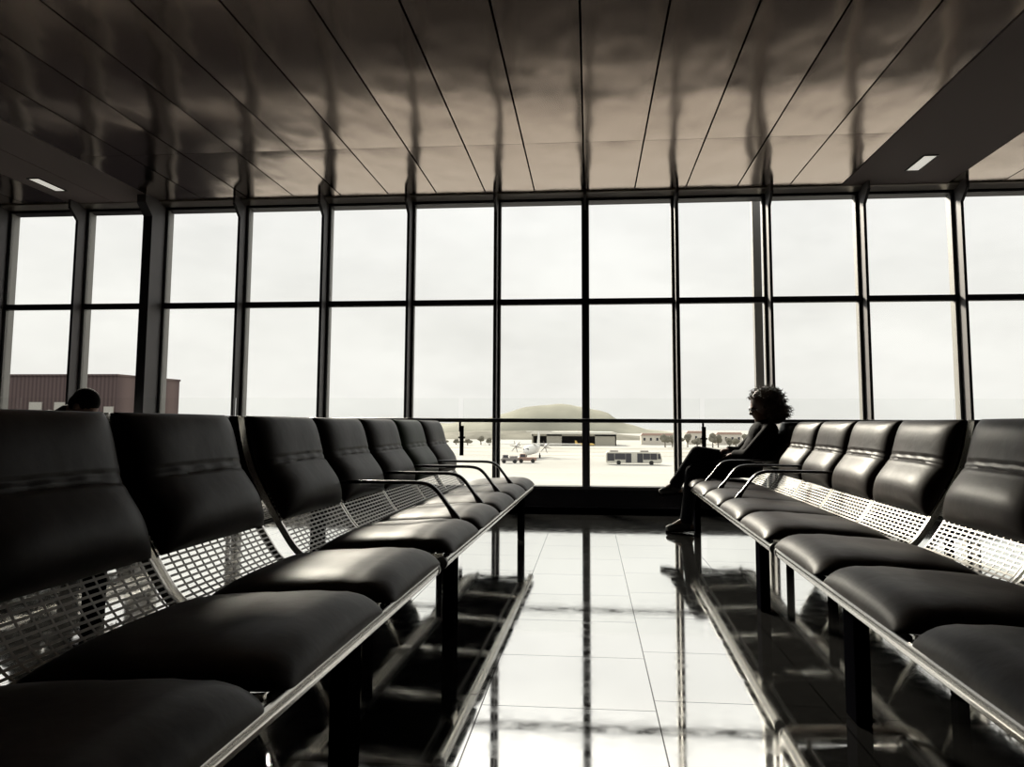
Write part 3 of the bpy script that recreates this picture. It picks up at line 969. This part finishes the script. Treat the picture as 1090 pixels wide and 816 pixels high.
def turboprop(name, loc, rz, k, m, label):
    """high-wing T-tailed twin turboprop, nose along -y"""
    r = empty(name, loc, rz); r.scale = (k, k, k)
    tag(r, label, 'aircraft')
    st = [(-13, .12, 2.0), (-12.3, .6, 2.05), (-11, 1.0, 2.2), (-9, 1.3, 2.35), (-4, 1.38, 2.4), (4, 1.38, 2.4), (9, 1.0, 2.7), (13, .45, 3.2), (14.5, .15, 3.5)]
    MB().tube([(0, y, z) for y, q, z in st], [q for y, q, z in st], 20).obj('fuselage', m, r, smooth=60)
    wing = MB()
    wing.prism([(-13.5, -.5), (-4, -1.2), (4, -1.2), (13.5, -.5), (13.5, .9), (4, 1.5), (-4, 1.5), (-13.5, .9)], 'z', 3.75, 3.98)
    wing.obj('wing', m, r)
    for sx_ in (-4.05, 4.05):
        nc = MB().tube([(sx_, -3.6, 3.15), (sx_, -3.0, 3.2), (sx_, -1.5, 3.35), (sx_, 2.2, 3.55), (sx_, 3.2, 3.7)], [.18, .48, .55, .45, .12], 14).obj('engine', m, r, smooth=60)
        pr = MB()
        for a in range(6):
            t_ = a * pi / 3 + .3
            pr.prism([(-.09, .1), (.09, .1), (.11, .9), (.05, 1.75), (-.05, 1.75), (-.10, .9)], 'y', -.03, .03)
            n_ = 12
            for i in range(len(pr.v) - n_, len(pr.v)):
                x, y, z = pr.v[i]
                pr.v[i] = (sx_ + x * cos(t_) - z * sin(t_), -3.6 + y, 3.15 + x * sin(t_) + z * cos(t_))
        pr.tube([(sx_, -4.1, 3.15), (sx_, -3.7, 3.15), (sx_, -3.5, 3.15)], [.04, .17, .18], 10)
        pr.obj('propeller', M_grey, nc, smooth=0)
        MB().tube([(sx_ * .5, .3, .45), (sx_ * .5 + .001, .3, 1.4)], .12, 8).tube([(sx_ * .5 - .2, .3, .45), (sx_ * .5 + .2, .3, .45)], .45, 14).obj('main_gear', M_rubber, r)
    MB().prism([(10.0, 3.0), (12.6, 7.2), (14.6, 7.2), (14.2, 3.2)], 'x', -.14, .14).obj('tail_fin', m, r, smooth=0)
    MB().prism([(-3.7, 13.2), (0, 12.5), (3.7, 13.2), (3.7, 14.3), (-3.7, 14.3)], 'z', 7.1, 7.26).obj('tailplane', m, r, smooth=0)
    MB().tube([(-.2, -10.5, .3), (.2, -10.5, .3)], .3, 12).tube([(0, -10.5, .3), (0.001, -10.5, 1.5)], .1, 8).obj('nose_gear', M_rubber, r)
    ck = MB()
    for (a, bb) in ((-.75, -.08), (.08, .75)):
        ck.prism([(a, 2.55), (bb, 2.55), (bb * .9, 2.95), (a * .9, 2.95)], 'y', -11.9, -10.9)
    ck.obj('windscreen', M_dkglass, r, smooth=0)
    return r
turboprop('airplane', (-15.9, 216, GZ), -0.07, 1.0, M_white, 'white twin-propeller airliner with tall T-shaped tail parked on the apron, nose towards the windows')
turboprop('airplane', (-2.0, 343, GZ), pi / 2 + .15, 0.32, M_yellow, 'small yellow aircraft parked in the hangar doorway')

def wheel(parent, x, y, r, w):
    return MB().tube([(x - w / 2, y, r), (x + w / 2, y, r)], r, 18).tube([(x - w / 2 - .02, y, r), (x + w / 2 + .02, y, r)], r * .45, 12).obj('wheel', M_rubber, parent)
# apron bus, seen side on
bus = empty('apron_bus', (10.1, 184.4, GZ), 0.0)
tag(bus, 'long low airport bus with dark windows crossing the apron', 'bus')
bb_ = MB()
prof = [(-6.35, .38), (5.0, .38), (6.15, .42), (6.45, .75), (6.4, 1.35), (6.1, 2.65), (5.7, 2.95), (-6.2, 2.95), (-6.4, 2.6), (-6.45, .7)]
bb_.prism(prof, 'y', -1.45, 1.45)
bb_.obj('bus_body', mat('pale_bus_paint', (0.52, 0.50, 0.44), 0.45), bus, smooth=0, bevel=0.08)
for (xa, xb, z0) in ((-6.15, -4.5, .9), (-4.42, -1.95, 1.2), (-1.88, -.6, .5), (.75, 2.05, .55), (2.12, 3.7, 1.2), (3.76, 5.3, 1.2)):
    MB().box(xa, xb, -1.48, 1.48, z0, 2.62).obj('side_window', M_dkglass, bus, smooth=0)
MB().prism([(5.45, 1.35), (6.2, 1.35), (5.98, 2.55), (5.45, 2.55)], 'y', -1.47, 1.47).obj('windscreen', M_dkglass, bus, smooth=0)
for x in (-3.5, 4.0):
    for y in (-1.3, 1.3):
        MB().tube([(x, y - .16, .5), (x, y + .16, .5)], .5, 20).obj('wheel', M_rubber, bus)
MB().box(-5.5, -3.6, -.8, .8, 2.95, 3.25).box(1.5, 3.4, -.8, .8, 2.95, 3.25).obj('roof_unit', M_grey, bus, smooth=0, bevel=.05)

def tug(loc, rz, m, label, k=1.0, bed=True):
    r = empty('ground_vehicle', loc, rz); r.scale = (k,) * 3
    tag(r, label, 'vehicle')
    MB().prism([(-1.9, .45), (1.9, .45), (2.0, .8), (1.9, 1.15), (.9, 1.2), (-1.9, 1.05)], 'y', -.85, .85).obj('chassis', m, r, smooth=0, bevel=.05)
    cb = MB().prism([(-1.6, 1.05), (-.2, 1.1), (-.35, 1.9), (-1.5, 1.9)], 'y', -.78, .78).obj('cab', m, r, smooth=0, bevel=.05)
    MB().prism([(-1.45, 1.25), (-.4, 1.25), (-.48, 1.75), (-1.4, 1.75)], 'y', -.8, .8).obj('cab_window', M_dkglass, cb, smooth=0)
    for x in (-1.25, 1.2):
        for y in (-.75, .75):
            MB().tube([(x, y - .13, .42), (x, y + .13, .42)], .42, 16).obj('wheel', M_rubber, r)
    if bed:
        MB().box(.1, 1.8, -.7, .7, 1.2, 1.6).obj('load_box', M_grey, r, smooth=0, bevel=.03)
tug((-19.2, 186, GZ), .2, M_grey, 'grey baggage tractor parked ahead of the white airliner', 1.05)
tug((-15.1, 188, GZ), .1, M_red, 'reddish tow tractor parked at the nose of the white airliner', 1.15, bed=False)

# trees and town along the far edge
def tree(x, y, h, w, i, m, lab):
    rnd = random.Random(100 + i)
    r = empty('tree', (x, y, GZ)); tag(r, lab, 'tree', 'far airfield trees')
    MB().tube([(0, 0, 0), (rnd.uniform(-.1, .1), 0, h * .5)], [.28, .16], 8).obj('trunk', M_bark, r)
    mb = MB()
    for k in range(9):
        a = rnd.uniform(0, 6.28); q = rnd.uniform(0, .32) * w
        mb.ell((q * cos(a), q * sin(a), h * rnd.uniform(.45, .82)), (w * rnd.uniform(.2, .34), w * rnd.uniform(.2, .34), h * rnd.uniform(.14, .24)), seg=10, rings=7)
    for i_, (vx, vy, vz) in enumerate(mb.v):
        mb.v[i_] = (vx + rnd.uniform(-.12, .12), vy + rnd.uniform(-.12, .12), vz + rnd.uniform(-.12, .12))
    mb.obj('crown', m, r, smooth=0)
M_bark = mat('bark', (0.12, 0.10, 0.08), 0.9)
M_tree = mat('dusty_tree_crown', (0.17, 0.16, 0.13), 0.95, spec=0.05, vary=(0.6, 0.3))
rt = random.Random(5)
for i in range(17):
    x = 31 + i * 3.3 + rt.uniform(-.5, .5)
    tree(x, 330 + (i % 2) * 6, rt.uniform(3.6, 6.2), rt.uniform(3.0, 4.4), i, M_tree, 'dusty tree in the far line beyond the bus')
for i in range(9):
    x = -86 + i * 5.2 + rt.uniform(-.5, .5)
    tree(x, 345 + (i % 2) * 6, rt.uniform(2.6, 4.0), rt.uniform(2.8, 4.2), 60 + i, M_tree, 'dusty tree in the far line beyond the white airliner')
M_town = mat('pale_town_wall', (0.56, 0.52, 0.46), 0.8)
M_townroof = mat('dull_red_roof', (0.36, 0.25, 0.21), 0.8)
for i, (x, y, w_, h_, lab) in enumerate(((32, 372, 16, 4.4, 'low pale far building with dull red roof beside the hangar'), (51, 384, 9, 5.5, 'pale far town house rising behind the trees past the bus'), (66, 380, 12, 5.0, 'pale wide far building behind the trees by the crossed legs'))):
    bd = empty('town_building', (x, y, GZ)); tag(bd, lab, 'building', 'far town buildings')
    MB().box(-w_ / 2, w_ / 2, 0, 8, 0, h_).obj('wall', M_town, bd, smooth=0)
    MB().prism([(-w_ / 2 - .3, h_), (w_ / 2 + .3, h_), (w_ / 2 - .6, h_ + 1.0), (-w_ / 2 + .6, h_ + 1.0)], 'y', -.3, 8.3).obj('roof', M_townroof, bd, smooth=0)
    for k in range(int(w_ // 3)):
        MB().box(-w_ / 2 + 1 + 3 * k, -w_ / 2 + 2 + 3 * k, -.05, .1, h_ * .45, h_ * .75).obj('window', M_dkglass, bd, smooth=0)

# brown terminal block beyond the glass on the left
M_clad = mat('brown_ribbed_cladding', (0.085, 0.060, 0.058), 0.7, spec=0.2)
t = M_clad.node_tree
b = t.nodes['Principled BSDF']
c = N(t, 'ShaderNodeTexCoord'); wv = N(t, 'ShaderNodeTexWave'); wv.inputs['Scale'].default_value = 0.9; wv.bands_direction = 'X'
rp = N(t, 'ShaderNodeValToRGB')
rp.color_ramp.elements[0].color = (0.072, 0.050, 0.050, 1); rp.color_ramp.elements[1].color = (0.115, 0.083, 0.078, 1)
t.links.new(c.outputs['Object'], wv.inputs['Vector']); t.links.new(wv.outputs['Color'], rp.inputs[0]); t.links.new(rp.outputs[0], b.inputs['Base Color'])
M_pane = mat('pale_reflecting_window', (0.42, 0.40, 0.36), 0.25)
tb = empty('terminal_building', (-38.4, 60, GZ))
tag(tb, 'flat brown terminal block with small pale windows, outside beyond the bowed person', 'building')
MB().prism([(-32, 0), (0, 0), (1.0, 7.9), (-17, 34), (-32, 34)], 'z', 0, 12.9).obj('wall', M_clad, tb, smooth=0)
MB().prism([(-32.1, -.1), (.08, -.1), (1.1, 7.9), (-16.9, 34.1), (-32.1, 34.1)], 'z', 12.9, 13.05).obj('parapet', M_clad, tb, smooth=0)
for x in (-6.9, -4.7):
    MB().box(x - .55, x + .55, -.12, .1, 8.2, 10.75).obj('window', M_pane, tb, smooth=0)
MB().box(-.95, -.15, -.12, .1, 8.9, 10.4).obj('window', M_pane, tb, smooth=0)
# tall square mast just outside the glass
pm = empty('outdoor_mast', (1.90, 8.95, GZ))
tag(pm, 'tall pale grey square post outside the glass behind the curly hair', 'post')
MB().box(-0.045, 0.045, -0.045, 0.045, 0, 13.5).obj('post_shaft', mat('pale_grey_post', (0.20, 0.193, 0.186), 0.6), pm, smooth=0)
MB().box(-0.16, 0.16, -0.16, 0.16, 0, 0.03).obj('base_plate', M_grey, pm, smooth=0)
